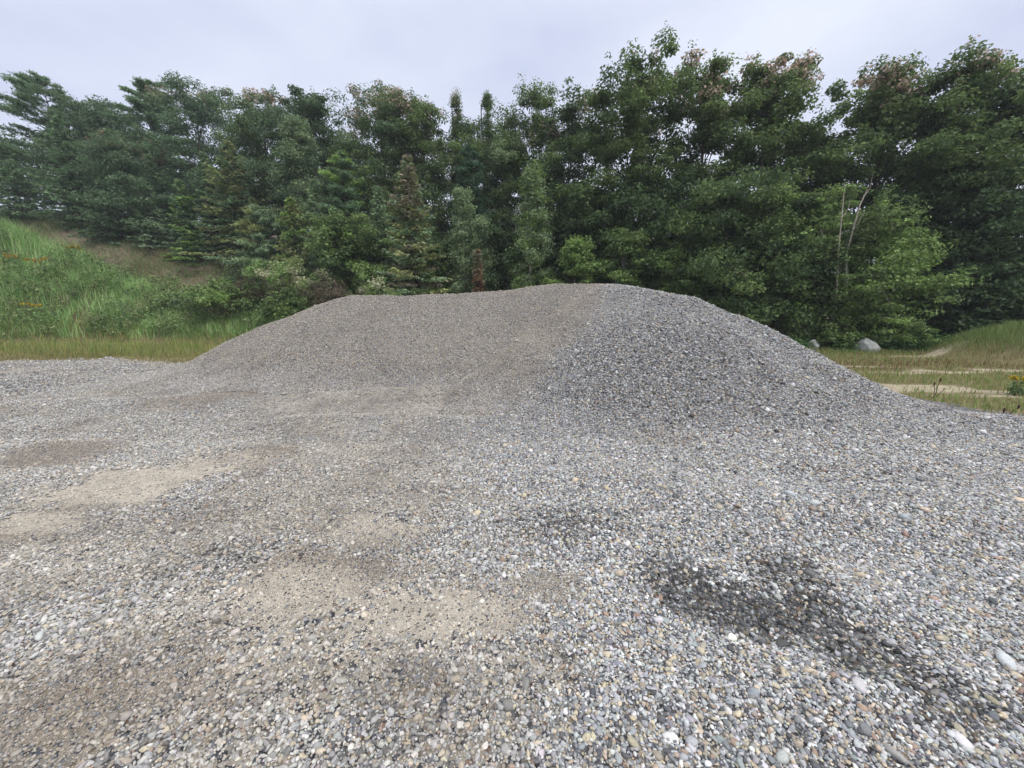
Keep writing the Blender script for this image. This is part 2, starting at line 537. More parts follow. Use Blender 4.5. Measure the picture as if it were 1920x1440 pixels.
mask = np.stack([gshare, gfine, f_], -1)
ny, nx = GX.shape
I, J = np.meshgrid(np.arange(ny - 1), np.arange(nx - 1), indexing='ij')
quads = np.stack([I * nx + J, I * nx + J + 1, (I + 1) * nx + J + 1, (I + 1) * nx + J], -1).reshape(-1, 4)
V = np.stack([GX, GY, GZ], -1).reshape(-1, 3)
g = mesh_np("ground", V, quads, M_GROUND, cols={'col': col.reshape(-1, 3), 'mask': mask.reshape(-1, 3)})
tag(g, kind="structure")

# gravel pile body
px = np.arange(-10.5, 11.5, 0.06)
py = np.arange(1.6, 13.5, 0.06)
PX, PY = np.meshgrid(px, py)
PZ = pile_z(PX, PY)
PG = ground_z(PX, PY)
inside = PZ > PG + 0.012
q = np.stack(np.meshgrid(np.arange(len(py) - 1), np.arange(len(px) - 1), indexing='ij'), -1)
keep = inside[:-1, :-1] | inside[1:, :-1] | inside[:-1, 1:] | inside[1:, 1:]
i, j = np.nonzero(keep)
nxp = len(px)
pq = np.stack([i * nxp + j, i * nxp + j + 1, (i + 1) * nxp + j + 1, (i + 1) * nxp + j], -1)
used = np.unique(pq)
remap = np.full(PX.size, -1)
remap[used] = np.arange(len(used))
pf, ps, pw, pl = zones(PX, PY, True)
pcol = lerp(np.ones(PX.shape + (3,)) * np.array([.22, .22, .222]), (.26, .225, .175), np.clip(pl, 0, 1))
pm = np.stack([np.clip(.95 - .3 * pl, 0, 1), .5 * pl, pf], -1)
pv = np.stack([PX, PY, np.where(inside, PZ, PG - 0.05)], -1).reshape(-1, 3)[used]
pile = mesh_np("gravel_pile", pv, remap[pq], M_GROUND, cols={'col': pcol.reshape(-1, 3)[used], 'mask': pm.reshape(-1, 3)[used]})
tag(pile, "wide flat-topped pile of grey gravel with a dusty brown left face", "gravel pile")

# ------------------------------------------------------------------ stones
def ico(sub):
    p = (1 + 5 ** .5) / 2
    v = np.array([(-1, p, 0), (1, p, 0), (-1, -p, 0), (1, -p, 0), (0, -1, p), (0, 1, p), (0, -1, -p), (0, 1, -p), (p, 0, -1), (p, 0, 1), (-p, 0, -1), (-p, 0, 1)], float)
    f = [(0, 11, 5), (0, 5, 1), (0, 1, 7), (0, 7, 10), (0, 10, 11), (1, 5, 9), (5, 11, 4), (11, 10, 2), (10, 7, 6), (7, 1, 8),
         (3, 9, 4), (3, 4, 2), (3, 2, 6), (3, 6, 8), (3, 8, 9), (4, 9, 5), (2, 4, 11), (6, 2, 10), (8, 6, 7), (9, 8, 1)]
    v = [tuple(a / np.linalg.norm(a)) for a in v]
    for _ in range(sub):
        cache, nf = {}, []
        def mid(a, b):
            k = (min(a, b), max(a, b))
            if k not in cache:
                m_ = (np.array(v[a]) + np.array(v[b])) / 2
                v.append(tuple(m_ / np.linalg.norm(m_))); cache[k] = len(v) - 1
            return cache[k]
        for a, b, c in f:
            d, e, g_ = mid(a, b), mid(b, c), mid(c, a)
            nf += [(a, d, g_), (b, e, d), (c, g_, e), (d, e, g_)]
        f = nf
    return np.array(v), np.array(f)
OCT = (np.array([(1, 0, 0), (0, 1, 0), (-1, 0, 0), (0, -1, 0), (0, 0, 1), (0, 0, -1.0)]),
       np.array([(0, 1, 4), (1, 2, 4), (2, 3, 4), (3, 0, 4), (1, 0, 5), (2, 1, 5), (3, 2, 5), (0, 3, 5)]))
LOD = [ico(1), ico(0), OCT]

PAL = np.array([(.30, .312, .325), (.42, .43, .43), (.18, .187, .20), (.09, .093, .10), (.52, .52, .51), (.46, .40, .30), (.34, .30, .235), (.30, .22, .17), (.62, .615, .59), (.27, .265, .25)])
PALW = np.array([.19, .21, .115, .07, .09, .09, .09, .03, .035, .065])
PALW = PALW / PALW.sum()

def stones(rng, x, y, z, nrm, size, lod, fines, darkened, dusty, sink, soil):
    """one soup of pebbles; every argument is an array over the pebbles"""
    n = len(x)
    bv, bf = LOD[lod]
    a = size * rng.uniform(.8, 1.35, n)
    b = size * rng.uniform(.65, 1.0, n)
    c = size * rng.uniform(.35, .75, n)
    v = np.tile(bv[None], (n, 1, 1))
    if lod < 2:                               # worn, slightly angular shapes
        amp = .17 if lod == 0 else .12
        for _ in range(3):
            k = rng.normal(0, 1.3, (n, 1, 3)); ph = rng.uniform(0, 6.28, (n, 1))
            v = v * (1 + amp * np.sin((bv[None] * k).sum(-1) * 1.6 + ph))[..., None]
        for _ in range(4 if lod == 0 else 2):  # a flat, broken side
            k = unit(rng.normal(0, 1, (n, 1, 3))); h = rng.uniform(.5, .85, (n, 1))
            dd = (v * k).sum(-1)
            v = v - k * np.clip(dd - h, 0, 9)[..., None] * .8
    v = v * np.stack([a, b, c], -1)[:, None, :]
    yaw = rng.uniform(0, 2 * PI, n)
    nn = unit(nrm + rng.normal(0, .30, (n, 3)))
    t = np.stack([np.cos(yaw), np.sin(yaw), np.zeros(n)], -1)
    t = unit(t - nn * (t * nn).sum(-1, keepdims=True))
    bt = np.cross(nn, t)
    Rm = np.stack([t, bt, nn], -1)
    v = np.einsum('nij,nkj->nki', Rm, v)
    cen = np.stack([x, y, z], -1) + nrm * (c * rng.uniform(-.15, .75, n) - sink)[:, None]
    v = v + cen[:, None, :]
    ci = rng.choice(len(PAL), n, p=PALW)
    col = PAL[ci] * rng.uniform(.8, 1.2, (n, 1)) * rng.normal(1, .025, (n, 3))
    if lod == 2:
        col = col * .8 + np.array([.30, .305, .31]) * .2
    lum = col.mean(-1, keepdims=True)
    dust = soil * (0.65 + 1.1 * lum)
    dk = np.clip(.62 * fines + .60 * dusty, 0, .85)[:, None]
    col = col * (1 - dk) + dust * dk
    col = col * (1 - np.where(rng.random(n) < darkened * .95, rng.uniform(.58, .88, n), .12 * darkened))[:, None]
    K = len(bv)
    f = (bf[None] + (np.arange(n) * K)[:, None, None]).reshape(-1, 3)
    return v.reshape(-1, 3), f, np.repeat(np.clip(col, .02, .85), K, 0)

def total_z(x, y):
    gz = ground_z(x, y)
    pz = pile_z(x, y)
    return np.maximum(gz, pz), pz > gz + 0.012

def crest_y(x):
    o = np.argsort(CREST[:, 0])
    return np.interp(x, CREST[o, 0], CREST[o, 1])

ground_soup, pile_soup = [Soup(), Soup()]
def scatter(seed, y0, y1, cell, size, lod, xlim, keep_fn=None, small=False):
    rng = rng_of(seed)
    xs = np.arange(-xlim, xlim, cell); ys = np.arange(y0, y1, cell)
    X, Y = np.meshgrid(xs, ys)
    x = (X + rng.uniform(0, cell, X.shape)).ravel(); y = (Y + rng.uniform(0, cell, Y.shape)).ravel()
    k = (np.abs(x) < 1.5 * y + 1.0)
    x, y = x[k], y[k]
    if keep_fn is not None:
        k = keep_fn(x, y); x, y = x[k], y[k]
    k = rng.random(len(x)) < yard_edge(x, y) + 2.0 * (pile_z(x, y) > 0.08)
    x, y = x[k], y[k]
    k = y < crest_y(x) + 0.6 + 9 * (x < -7.6)
    x, y = x[k], y[k]
    z, onp = total_z(x, y)
    e = 0.03
    zx = (total_z(x + e, y)[0] - total_z(x - e, y)[0]) / (2 * e)
    zy = (total_z(x, y + e)[0] - total_z(x, y - e)[0]) / (2 * e)
    nrm = unit(np.stack([-zx, -zy, np.ones_like(x)], -1))
    f, s, dark_amt, lf = zones(x, y)
    up = sstep(0.02, .45, pile_z(x, y) - ground_z(x, y))     # how far up the pile
    f2 = zones(x, y, True)[0]
    f = f * (1 - up) + f2 * up
    s = s * (1 - up)
    if small:
        p = np.clip(.18 + .9 * f - .5 * s, .2, 1)
    else:
        p = np.clip(1.05 - 1.0 * f - .2 * s, .03, 1)
    k = rng.random(len(x)) < p
    x, y, z, nrm, f, s, dark_amt, lf, onp, up = [q_[k] for q_ in (x, y, z, nrm, f, s, dark_amt, lf, onp, up)]
    sz = size * np.exp(rng.normal(0, .36, len(x))) * np.where(rng.random(len(x)) < .02, 1.6, 1)
    sink = sz * .35 * f
    dusty = lf * (.4 + .6 * up)
    soil = soil_col(x, y, s)
    soil = lerp(soil, (.315, .275, .22), .55 * up)
    for sel, sp_ in ((onp, pile_soup), (~onp, ground_soup)):
        if sel.any():
            sp_.add(*stones(rng, x[sel], y[sel], z[sel], nrm[sel], sz[sel], lod, f[sel], dark_amt[sel], dusty[sel], sink[sel], soil[sel]))

NEAR, MID = 2.2, 4.4
scatter(1, .45, NEAR, .0120, .0074, 0, 5)
scatter(2, NEAR, MID, .0140, .0086, 1, 9)
scatter(3, MID, 10.8, .0176, .0112, 2, 13, lambda x, y: x > -9)
scatter(4, MID, 17.5, .042, .019, 2, 26, lambda x, y: x <= -9)
scatter(5, .45, 2.6, .011, .0046, 1, 5, small=True)
scatter(6, 2.6, 5.0, .018, .0062, 2, 8, small=True)
o = ground_soup.build("gravel", M_STONE)
tag(o, kind="stuff")
o["label"] = "loose grey and tan pebbles strewn over the yard before the pile"
o = pile_soup.build("stones", M_STONE, pile)
tag(o, kind="stuff")

# ------------------------------------------------------------------ grass and weeds
def blades(rng, x, y, z, h, wd, cols, lean=.35):
    n = len(x)
    az = rng.uniform(0, 2 * PI, n)
    d = np.stack([np.cos(az), np.sin(az), np.zeros(n)], -1)
    s = np.stack([-np.sin(az), np.cos(az), np.zeros(n)], -1)
    up = np.array([0, 0, 1.0])
    b = np.stack([x, y, z], -1)
    ln = (rng.uniform(.2, 1.3, n) * lean)[:, None] * h[:, None]
    m = b + up * h[:, None] * .55 + d * ln * .35
    t = b + up * h[:, None] * (1 - .15 * rng.random(n))[:, None] + d * ln
    w_ = wd[:, None]
    v = np.stack([b - s * w_ / 2, b + s * w_ / 2, m + s * w_ * .42, m - s * w_ * .42, t], 1).reshape(-1, 3)
    k = np.arange(n)[:, None] * 5
    return v, k + np.array([[0, 1, 2, 3]]), k + np.array([[3, 2, 4]]), np.repeat(cols, 5, 0)

def grass_obj(name, rng, x, y, h, wd, cols, label, lean=.35):
    z = ground_z(x, y) - .01
    v, q4, q3, c = blades(rng, x, y, z, h, wd, cols, lean)
    o = mesh_np(name, v, [q4, q3], M_GRASS, cols=c)
    o["label"] = label
    return tag(o, kind="stuff")

def pick(rng, n, pal, jit=.2):
    pal = np.array(pal)
    return pal[rng.integers(0, len(pal), n)] * rng.uniform(1 - jit, 1 + jit, (n, 1))

rg = rng_of(300)
# left: short yellow-green strip at the foot of the bank
n = 60000
x = rg.uniform(-27, -4, n); y = rg.uniform(9.5, 18.5, n)
k = (rg.random(n) < (1 - yard_edge(x, y))) & (ground_z(x, y) < .9) & (rg.random(n) < .25 + .9 * sstep(.38, .6, fnoise(x, y, 1.2, 141, 3)) )
x, y = x[k], y[k]
far = sstep(0, 2.2, y - np.interp(x, [-60, -24, -16, -10, -8, -4], [16.4, 13.3, 11.4, 10.9, 10.4, 11]))
h = (.07 + .30 * far * rg.uniform(.4, 1.3, len(x)))
c = pick(rg, len(x), [(.275, .304, .087), (.217, .275, .072), (.348, .319, .131), (.160, .246, .072)])
c = lerp(c, (.22, .15, .08), (1 - far) * .6)
grass_obj("turf_grass", rg, x, y, h, np.full(len(x), .016), c, "short yellow-green grass at the foot of the left bank")
# bank: tall soft grass
n = 130000
x = rg.uniform(-36, -6, n); y = rg.uniform(13, 23, n)
gz = ground_z(x, y)
k = (gz > .25) & (y < np.interp(x, MOUND[:, 0], MOUND[:, 1]) + 1.6) & (rg.random(n) < .25 + 1.0 * sstep(.35, .65, fnoise(x, y, 1.5, 151, 3)))
x, y, gz = x[k], y[k], gz[k]
h = rg.uniform(.35, 1.0, len(x)) * (.6 + .5 * sstep(1, 4, gz)) * (.6 + .8 * fnoise(x, y, .9, 155, 2))
c = np.array([.96, 1.08, .9]) * 1.55 * pick(rg, len(x), [(.189, .275, .109), (.145, .232, .087), (.246, .319, .160), (.109, .189, .065), (.290, .319, .174)])
grass_obj("bank_grass", rg, x, y, h, rg.uniform(.010, .022, len(x)), c, "tall soft grass covering the left bank", .5)
# rear slope: thin dead grass
n = 65000
x = rg.uniform(-42, -8, n); y = rg.uniform(19, 29, n)
k = rg.random(n) < .35 + .8 * sstep(.35, .6, fnoise(x, y, 1.7, 161, 3))
x, y = x[k], y[k]
c = pick(rg, len(x), [(.26, .22, .15), (.20, .24, .10), (.17, .24, .085), (.14, .21, .07), (.22, .27, .11)])
grass_obj("dry_grass", rg, x, y, rg.uniform(.12, .4, len(x)), np.full(len(x), .02), c, "thin brown grass on the slope under the conifers")
# right field
n = 80000
x = rg.uniform(4.5, 26, n); y = rg.uniform(4.6, 15.5, n)
pn = fnoise(x * .45, y * 1.6, 1.5, 121, 4)
k = (rg.random(n) < (1 - yard_edge(x, y))) & (pile_z(x, y) < ground_z(x, y) + .03) & (rg.random(n) < np.clip(.16 + 1.0 * sstep(.62, .48, pn) + sstep(12.2, 13.5, y) + 3 * (ground_z(x, y) > .2), 0, 1))
x, y = x[k], y[k]
gz = ground_z(x, y)
c = pick(rg, len(x), [(.232, .290, .087), (.290, .304, .116), (.174, .261, .072), (.348, .290, .145)])
band = np.exp(-((y - 10.6 - 1.6 * (fnoise(x, y, 2, 171, 3) - .5)) / 1.0) ** 2)
c = np.where((rg.random(len(x)) < band * .6)[:, None], pick(rg, len(x), [(.20, .115, .065), (.25, .15, .09), (.16, .12, .06)]), c)
mound = sstep(.15, .5, gz)
h = rg.uniform(.04, .16, len(x)) + .10 * sstep(12, 13.5, y) + .22 * mound
c = lerp(c, (.19, .27, .085), mound * .9)
grass_obj("field_grass", rg, x, y, h, np.full(len(x), .013), c, "patchy green and rust-coloured grass on the sandy field at right", .5)

# weeds: leafy plants that cover the bank (uncountable)
def leaf_cloud(rng, cen, rad, per, leaf, pal, flat=.7, jit=.25, up=.8, alt=None):
    """leaves spread through clumps at cen (n,3) of radius rad (n,)"""
    n = len(cen)
    ci = np.repeat(np.arange(n), per)
    m = len(ci)
    d = unit(rng.normal(0, 1, (m, 3)))
    rr = rng.random(m) ** .45
    off = d * rr[:, None] * rad[ci][:, None]
    off[:, 2] *= flat
    p = cen[ci] + off
    nm = unit(np.array([0, 0, up]) + d * .55 + rng.normal(0, .45, (m, 3)))
    dr = rng.normal(0, 1, (m, 3)) + d * .6
    dr[:, 2] -= .35
    dr = dr - nm * (dr * nm).sum(-1, keepdims=True)
    ln = leaf * rng.uniform(.6, 1.35, m)
    v, q_ = leaf_quads(p, dr, nm, ln, ln * rng.uniform(.45, .75, m))
    pal = np.array(pal)
    if pal.ndim == 2:
        base = pal[rng.integers(0, len(pal), n)]
    else:
        base = pal[:, 0]
    base = base * rng.uniform(1 - jit, 1 + jit, (n, 1))
    lb = base[ci]
    if alt is not None:                       # turned leaves mixed among the green ones
        tk = rng.random(m) < alt[0][ci]
        lb[tk] = np.array(alt[1])[rng.integers(0, len(alt[1]), tk.sum())]
    c = lb * rng.uniform(.75, 1.25, (m, 1))
    return v, q_, np.repeat(c, 4, 0)

rw = rng_of(310)
n = 3600
x = rw.uniform(-34, -8, n); y = rw.uniform(14.5, 24, n)
gz = ground_z(x, y)
k = (gz > .2) & (y < np.interp(x, MOUND[:, 0], MOUND[:, 1]) + .6 + 5 * (rw.random(n) < .4)) & (fnoise(x, y, 1.8, 181, 3) > .44)
cen = np.stack([x, y, gz + rw.uniform(.1, .75, n)], -1)[k]
sp_ = Soup()
sp_.add(*leaf_cloud(rw, cen, rw.uniform(.2, .5, len(cen)), 30, .10, [(.13, .21, .07), (.17, .26, .09), (.20, .28, .11), (.10, .17, .06), (.22, .25, .11)], .9))
o = sp_.build("weeds", M_LEAF)
tag(o, kind="stuff")
o["label"] = "leafy green weeds tangled over the left bank"
# low creepers along the foot of the right-hand wood
n = 500
x = rw.uniform(5.5, 19, n); y = 13.45 + rw.normal(0, .5, n) + .4 * (fnoise(x, x * 0, 2.0, 191, 2) - .5)
bx_ = [at(1624, 647, 13.3)[0], at(1526, 640, 13.6)[0]]
k = (y > 13.1) & ~((y < 13.6) & ((np.abs(x - bx_[0]) < .5) | (np.abs(x - bx_[1]) < .35)))
x, y = x[k], y[k]
n = len(x)
cen = np.stack([x, y, ground_z(x, y) + rw.uniform(.05, .35, n)], -1)
sp_ = Soup()
sp_.add(*leaf_cloud(rw, cen, rw.uniform(.2, .45, n), 46, .10, [(.080, .174, .051), (.116, .217, .072), (.065, .131, .043)], .6))
o = sp_.build("creepers", M_LEAF)
tag(o, kind="stuff")
o["label"] = "low leafy creepers along the foot of the right-hand wood"

# ------------------------------------------------------------------ trees
OAK = [(.125, .185, .058), (.105, .165, .056), (.15, .215, .072), (.115, .175, .064)]
DARK = [(.070, .118, .048), (.082, .134, .052), (.060, .100, .042)]
BLUE = [(.125, .20, .10), (.145, .22, .112), (.108, .175, .09)]
SOFT = [(.19, .265, .15), (.215, .29, .155), (.175, .25, .14)]
FRESH = [(.19, .29, .08), (.16, .25, .075), (.21, .305, .10)]
PALE = [(.23, .31, .15), (.20, .28, .135), (.25, .33, .175)]
YELL = [(.22, .25, .10), (.19, .22, .09), (.245, .265, .125)]
PINK = [(.56, .40, .33), (.50, .38, .28), (.58, .45, .38)]
BARKC = (.10, .085, .07)

def limb(rng, a, b, r0, r1, sag=.1, k=6):
    t = np.linspace(0, 1, k)[:, None]
    a, b = np.asarray(a, float), np.asarray(b, float)
    ln = np.linalg.norm(b - a)
    p = a + (b - a) * t
    p[:, 2] += np.sin(t[:, 0] * PI) * ln * sag
    p += rng.normal(0, .015 * ln, p.shape) * np.sin(t * PI)
    return p, np.linspace(r0, r1, k)

def broadleaf(name, label, cat, group, loc, H, W, seed, pal, base=.3, leaf=.14, nl=13000, lobes=22, tip=0.0, tipcol=PINK,
              narrow=False, bark=BARKC, stems=1, layer=.5, clump=.68, air=1.0, sway=(0, 0)):
    rng = rng_of(seed)
    root = empty(name, loc, label, cat, group)
    if H > 6 and not narrow:
        H -= .55                                  # the outer leaf clumps stand above the branch tips
    wood = Soup()
    limbpts = []
    ends = []
    tr = max(.05, H * .0125) / stems ** .5
    for s in range(stems):
        a = rng.uniform(0, 2 * PI)
        off = np.array([np.cos(a), np.sin(a), 0]) * (0 if stems == 1 else .25)
        top = off * (1 + 2.0 * (stems > 1)) + np.array([rng.normal(0, .03) * H + sway[0] * .7, rng.normal(0, .03) * H, H * (.93 if narrow else .82)])
        P, r_ = limb(rng, off + (0, 0, -.3), top, tr, tr * .18, 0, 10)
        r_[0] *= 1.35
        wood.add(*tube(P, r_, 7), np.array(bark))
        limbpts.append(P[4:])
        nb = lobes // stems
        for q_ in range(nb):
            f = (q_ + rng.uniform(.1, .9)) / nb
            zt = base + (1 - base) * f                        # lobe height as share of H
            if narrow:
                prof = (1 - f) ** .75 * min(1, f * 6 + .45) * .95 + .05
            else:
                prof = max(.12, math.sin(PI * min(1, f * .80 + .16)) ** .75)
            az = q_ * 2.4 + rng.uniform(-.5, .5)
            rad = W / 2 * prof * rng.uniform(.55, 1.0)
            e = np.array([np.cos(az) * rad + sway[0] * f, np.sin(az) * rad + sway[1] * f, H * zt - W * .05])
            zs = H * (base * .75 + (zt - base) * (.75 if narrow else .62))
            i0 = np.argmin(np.abs(P[:, 2] - zs))
            Q, rq = limb(rng, P[i0], e, r_[i0] * .55, .012, -.06 if narrow else .05)
            wood.add(*tube(Q, rq, 5), np.array(bark) * rng.uniform(.85, 1.1))
            limbpts.append(Q[2:])
            ends.append((*e, f))
        ends.append((*top, .97))
    ends = np.array(ends)
    nc = int(len(ends) * 11)
    li = rng.integers(0, len(ends), nc)
    sig = W * (.135 if not narrow else .09)
    cen = ends[li, :3] + np.stack([rng.normal(0, sig, nc), rng.normal(0, sig, nc), rng.normal(0, sig * .62, nc)], -1)
    cen[:, 2] = np.clip(cen[:, 2], H * base * .6, H * .97 - rng.uniform(0, .05 * H, nc))
    if narrow:
        f = np.clip((cen[:, 2] / H - base) / (1 - base), 0, 1)
        mxr = W / 2 * ((1 - f) ** .75 * np.minimum(1, f * 6 + .45)) + .12
        rr = np.hypot(cen[:, 0], cen[:, 1])
        cen[:, :2] *= np.minimum(1, mxr / (rr + 1e-6))[:, None]
    AP = np.concatenate(limbpts)
    inner = rng.random(nc) < .33                 # foliage along the limbs, inside the crown
    cen[inner] = AP[rng.integers(0, len(AP), inner.sum())] + rng.normal(0, .22 * (W / 5) ** .5, (inner.sum(), 3))
    for c_ in cen[::2]:
        j_ = np.argmin(((AP - c_) ** 2).sum(-1))
        Q, rq = limb(rng, AP[j_], c_, .018, .006, .04, 4)
        wood.add(*tube(Q, rq, 3), np.array(bark) * .9)
    rad = clump * rng.uniform(.6, 1.25, nc) * air * (W / 5.5) ** .5
    base_c = np.array(pal)[rng.integers(0, len(pal), nc)] * rng.uniform(.8, 1.25, (nc, 1))
    hz = cen[:, 2] / H
    turned = np.zeros(nc)
    if tip:
        turned = (rng.random(nc) < tip * sstep(.76, .98, hz)) * rng.uniform(.15, .75, nc)
    crown = Soup()
    per = max(8, int(nl * 2.8) // nc)
    crown.add(*leaf_cloud(rng, cen, rad, per, leaf, base_c[:, None, :], layer, .05, alt=(turned, tipcol)))
    # thin outer sprays that break the outline
    m = nc
    src = cen[rng.integers(0, nc, m)]
    tip_c = src + unit(src - np.array([0, 0, H * .55])) * rng.uniform(.2, .75, (m, 1)) * (W / 6) ** .5
    tip_c[:, 2] = np.minimum(tip_c[:, 2] + .1, H * rng.uniform(.95, 1.0, m))
    tc_ = base_c[rng.integers(0, nc, m)] * 1.05
    tt = (rng.random(m) < tip * sstep(.80, .98, tip_c[:, 2] / H)) * rng.uniform(.3, .95, m)
    crown.add(*leaf_cloud(rng, tip_c, np.full(m, .22), 14, leaf * .85, tc_[:, None, :], .9, .1, alt=(tt, tipcol)))
    wood.build("trunk", M_BARK, root)
    crown.build("crown", M_LEAF, root)
    return root

def conifer(name, label, cat, group, loc, H, W, seed, pal, kind='spruce', base=.06, bark=(.11, .09, .075), dens=1.0, brown=0.0, lean=0.0):
    rng = rng_of(seed)
    root = empty(name, loc, label, cat, group)
    wood = Soup(); crown = Soup()
    top = np.array([rng.normal(0, .01) * H + lean, rng.normal(0, .01) * H, H])
    pal = np.array(pal) * 1.35
    P, r_ = limb(rng, (0, 0, -.3), top, max(.05, H * .012), .012, 0, 12)
    wood.add(*tube(P, r_, 7), np.array(bark))
    tz = np.linspace(0, 1, 12)
    pine = kind == 'pine'
    gap = (.56 if pine else .25) * max(.6, H / 10) ** .5
    z = H * base
    pp, dd, nn, ll, ww, cc = [], [], [], [], [], []
    pal = np.array(pal)
    while z < H * .985:
        f = (z / H - base) / (1 - base)
        nb = rng.integers(4, 7) if pine else rng.integers(5, 8)
        if pine:
            L0 = W / 2 * min(1.0, (1 - f) ** .62 * 1.08) * (.55 + .45 * min(1, f * 3 + .3))
        else:
            L0 = W / 2 * ((1 - f) ** .85 + .03) * min(1, .75 + f * 2)
        az0 = rng.uniform(0, 6.28)
        lev = rng.uniform(.78, 1.15)
        for b in range(nb):
            az = az0 + b * 2 * PI / nb + rng.uniform(-.3, .3)
            ln = L0 * rng.uniform(.5, 1.2) * lev * (1 if rng.random() > .12 else .5)
            zz = z + rng.uniform(-.3, .3) * gap
            o_ = np.array([np.interp(zz / H, tz, P[:, 0]), np.interp(zz / H, tz, P[:, 1]), zz])
            rise = (.10 + .28 * f) if pine else (-.30 + .75 * f ** 1.3)
            dirh = np.array([np.cos(az), np.sin(az), 0])
            e = o_ + dirh * ln + np.array([0, 0, ln * rise])
            Q, rq = limb(rng, o_, e, .012 + .012 * ln, .006, -.08 if not pine else .05, 5)
            wood.add(*tube(Q, rq, 4), np.array(bark) * .85)
            base_c = pal[rng.integers(0, len(pal))] * rng.uniform(.75, 1.2)
            if brown and rng.random() < brown * (.6 + .5 * math.sin(f * 9)):
                base_c = np.array([(.33, .30, .21), (.30, .275, .19), (.28, .28, .17)][rng.integers(0, 3)]) * rng.uniform(.8, 1.1)
            k = int(max(4, ln * (20 if not pine else 22) * dens))
            t = rng.random(k) ** (.75 if not pine else .55)
            if pine: t = .25 + .75 * t
            pos = np.stack([np.interp(t, np.linspace(0, 1, 5), Q[:, a_]) for a_ in range(3)], -1)
            side = np.cross(dirh, (0, 0, 1.0))
            sgn = np.where(rng.random(k) < .5, 1, -1)
            if pine:
                # tufts of long needles, upswept
                rep = 9
                pos = np.repeat(pos, rep, 0)
                m = len(pos)
                pos = pos + rng.normal(0, 1, (m, 3)) * np.array([.17, .17, .075]) * (.5 + .22 * ln)
                d = unit(dirh * .8 + rng.normal(0, .75, (m, 3)) + np.array([0, 0, .45]))
                nm = unit(rng.normal(0, 1, (m, 3)) + np.array([0, 0, .7]))
                pp.append(pos); dd.append(d); nn.append(nm)
                ll.append(rng.uniform(.16, .32, m)); ww.append(rng.uniform(.035, .07, m))
                cc.append(base_c * rng.uniform(.7, 1.3, (m, 1)))
            else:
                wid = (.16 + .30 * ln) * (1 - t * .8)
                rep = 3
                pos = np.repeat(pos, rep, 0); t2 = np.repeat(t, rep); sg = np.repeat(sgn, rep); wd = np.repeat(wid, rep)
                m = len(pos)
                sd_ = sg * wd * rng.random(m)
                pos = pos + side * sd_[:, None] + dirh * (np.abs(sd_) * .5)[:, None]
                pos[:, 2] -= np.abs(sd_) * .22 - rng.normal(0, .03, m)
                d = unit(dirh * 1.0 + side * (sg * .75)[:, None] + rng.normal(0, .35, (m, 3)) - np.array([0, 0, .12]))
                nm = unit(np.array([0, 0, 1.0]) + rng.normal(0, .5, (m, 3)))
                pp.append(pos); dd.append(d); nn.append(nm)
                ll.append(rng.uniform(.14, .30, m)); ww.append(rng.uniform(.05, .10, m))
                cc.append(base_c * rng.uniform(.75, 1.3, (m, 1)))
        z += gap * rng.uniform(.75, 1.25) * (1 - .45 * f)
    v, q_ = leaf_quads(np.concatenate(pp), np.concatenate(dd), np.concatenate(nn), np.concatenate(ll), np.concatenate(ww), .06)
    crown.add(v, q_, np.repeat(np.concatenate(cc), 4, 0))
    wood.build("trunk", M_BARK, root)
    crown.build("crown", M_NEEDLE, root)
    return root

def place(u, vtop, wpx, D):
    """foot, height and width of a plant whose top and width show at this place in the photo"""
    x, y, z = at(u, vtop, D)
    gz = float(ground_z(np.array([x]), np.array([y]))[0])
    return (x, y, gz), z - gz, wpx / F * ray_t(vtop, D)

TALL = "tall trees of the wood"
SAP = "young trees at the edge of the wood"
seed = 500
def tree(gen, name, u, vtop, wpx, D, label, cat="tree", group=TALL, **kw):
    global seed
    seed += 7
    loc, H, W = place(u, vtop, wpx, D)
    fn = conifer if gen == 'c' else broadleaf
    return fn(name, label, cat, group, loc, H, W, kw.pop('seed', seed), kw.pop('pal'), **kw)

# left: conifers on the slope
tree('c', "pine_tree", 72, 140, 230, 30, "tall dark pine with layered flat boughs, leftmost tree against the sky", pal=BLUE, kind='pine', base=.12)
tree('b', "broadleaf_tree", 172, 170, 150, 31, "dark round-topped tree just right of the layered pine", pal=BLUE, base=.2, tip=.0)
tree('c', "pine_tree", 275, 150, 180, 32, "broad dark pine with a ragged crown behind the orange-tipped tree on the left slope", pal=BLUE, kind='pine', base=.2, dens=2.0)
tree('b', "broadleaf_tree", 362, 135, 190, 31, "broad dense tree with a tawny patch near its top, left of centre", pal=BLUE, base=.2, tip=.35, tipcol=[(.34, .25, .16)], nl=15000)
tree('c', "spruce_tree", 112, 215, 150, 27, "hazy grey-green spruce in front of the leftmost layered pine", pal=BLUE, base=.03, group=SAP)
tree('c', "spruce_tree", 20, 300, 150, 27, "dark spruce cut off by the left edge of the photo", pal=BLUE, base=.02, group=SAP)
tree('b', "maple_tree", 228, 248, 140, 27, "green tree with orange leaves on its left shoulder, on the left slope", pal=BLUE, base=.08, tip=.5, tipcol=[(.36, .24, .15), (.30, .24, .14)], group=SAP)
tree('c', "spruce_tree", 338, 335, 100, 25, "small pointed spruce at the top of the bare brown slope", pal=FRESH[:2] + BLUE, base=.02, group=SAP)
tree('c', "hemlock_tree", 425, 262, 190, 25.5, "yellowish-green feathery conifer beside the small pointed spruce", pal=YELL + BLUE, base=.03, group=SAP)
tree('c', "hemlock_tree", 290, 330, 110, 27.5, "bluish conifer half hidden behind the small pointed spruce", pal=BLUE, base=.02, group=SAP)
tree('b', "maple_tree", 488, 150, 140, 29, "tall slim tree with an orange-pink tip left of the rounded oak", pal=BLUE + OAK, base=.25, tip=.7)
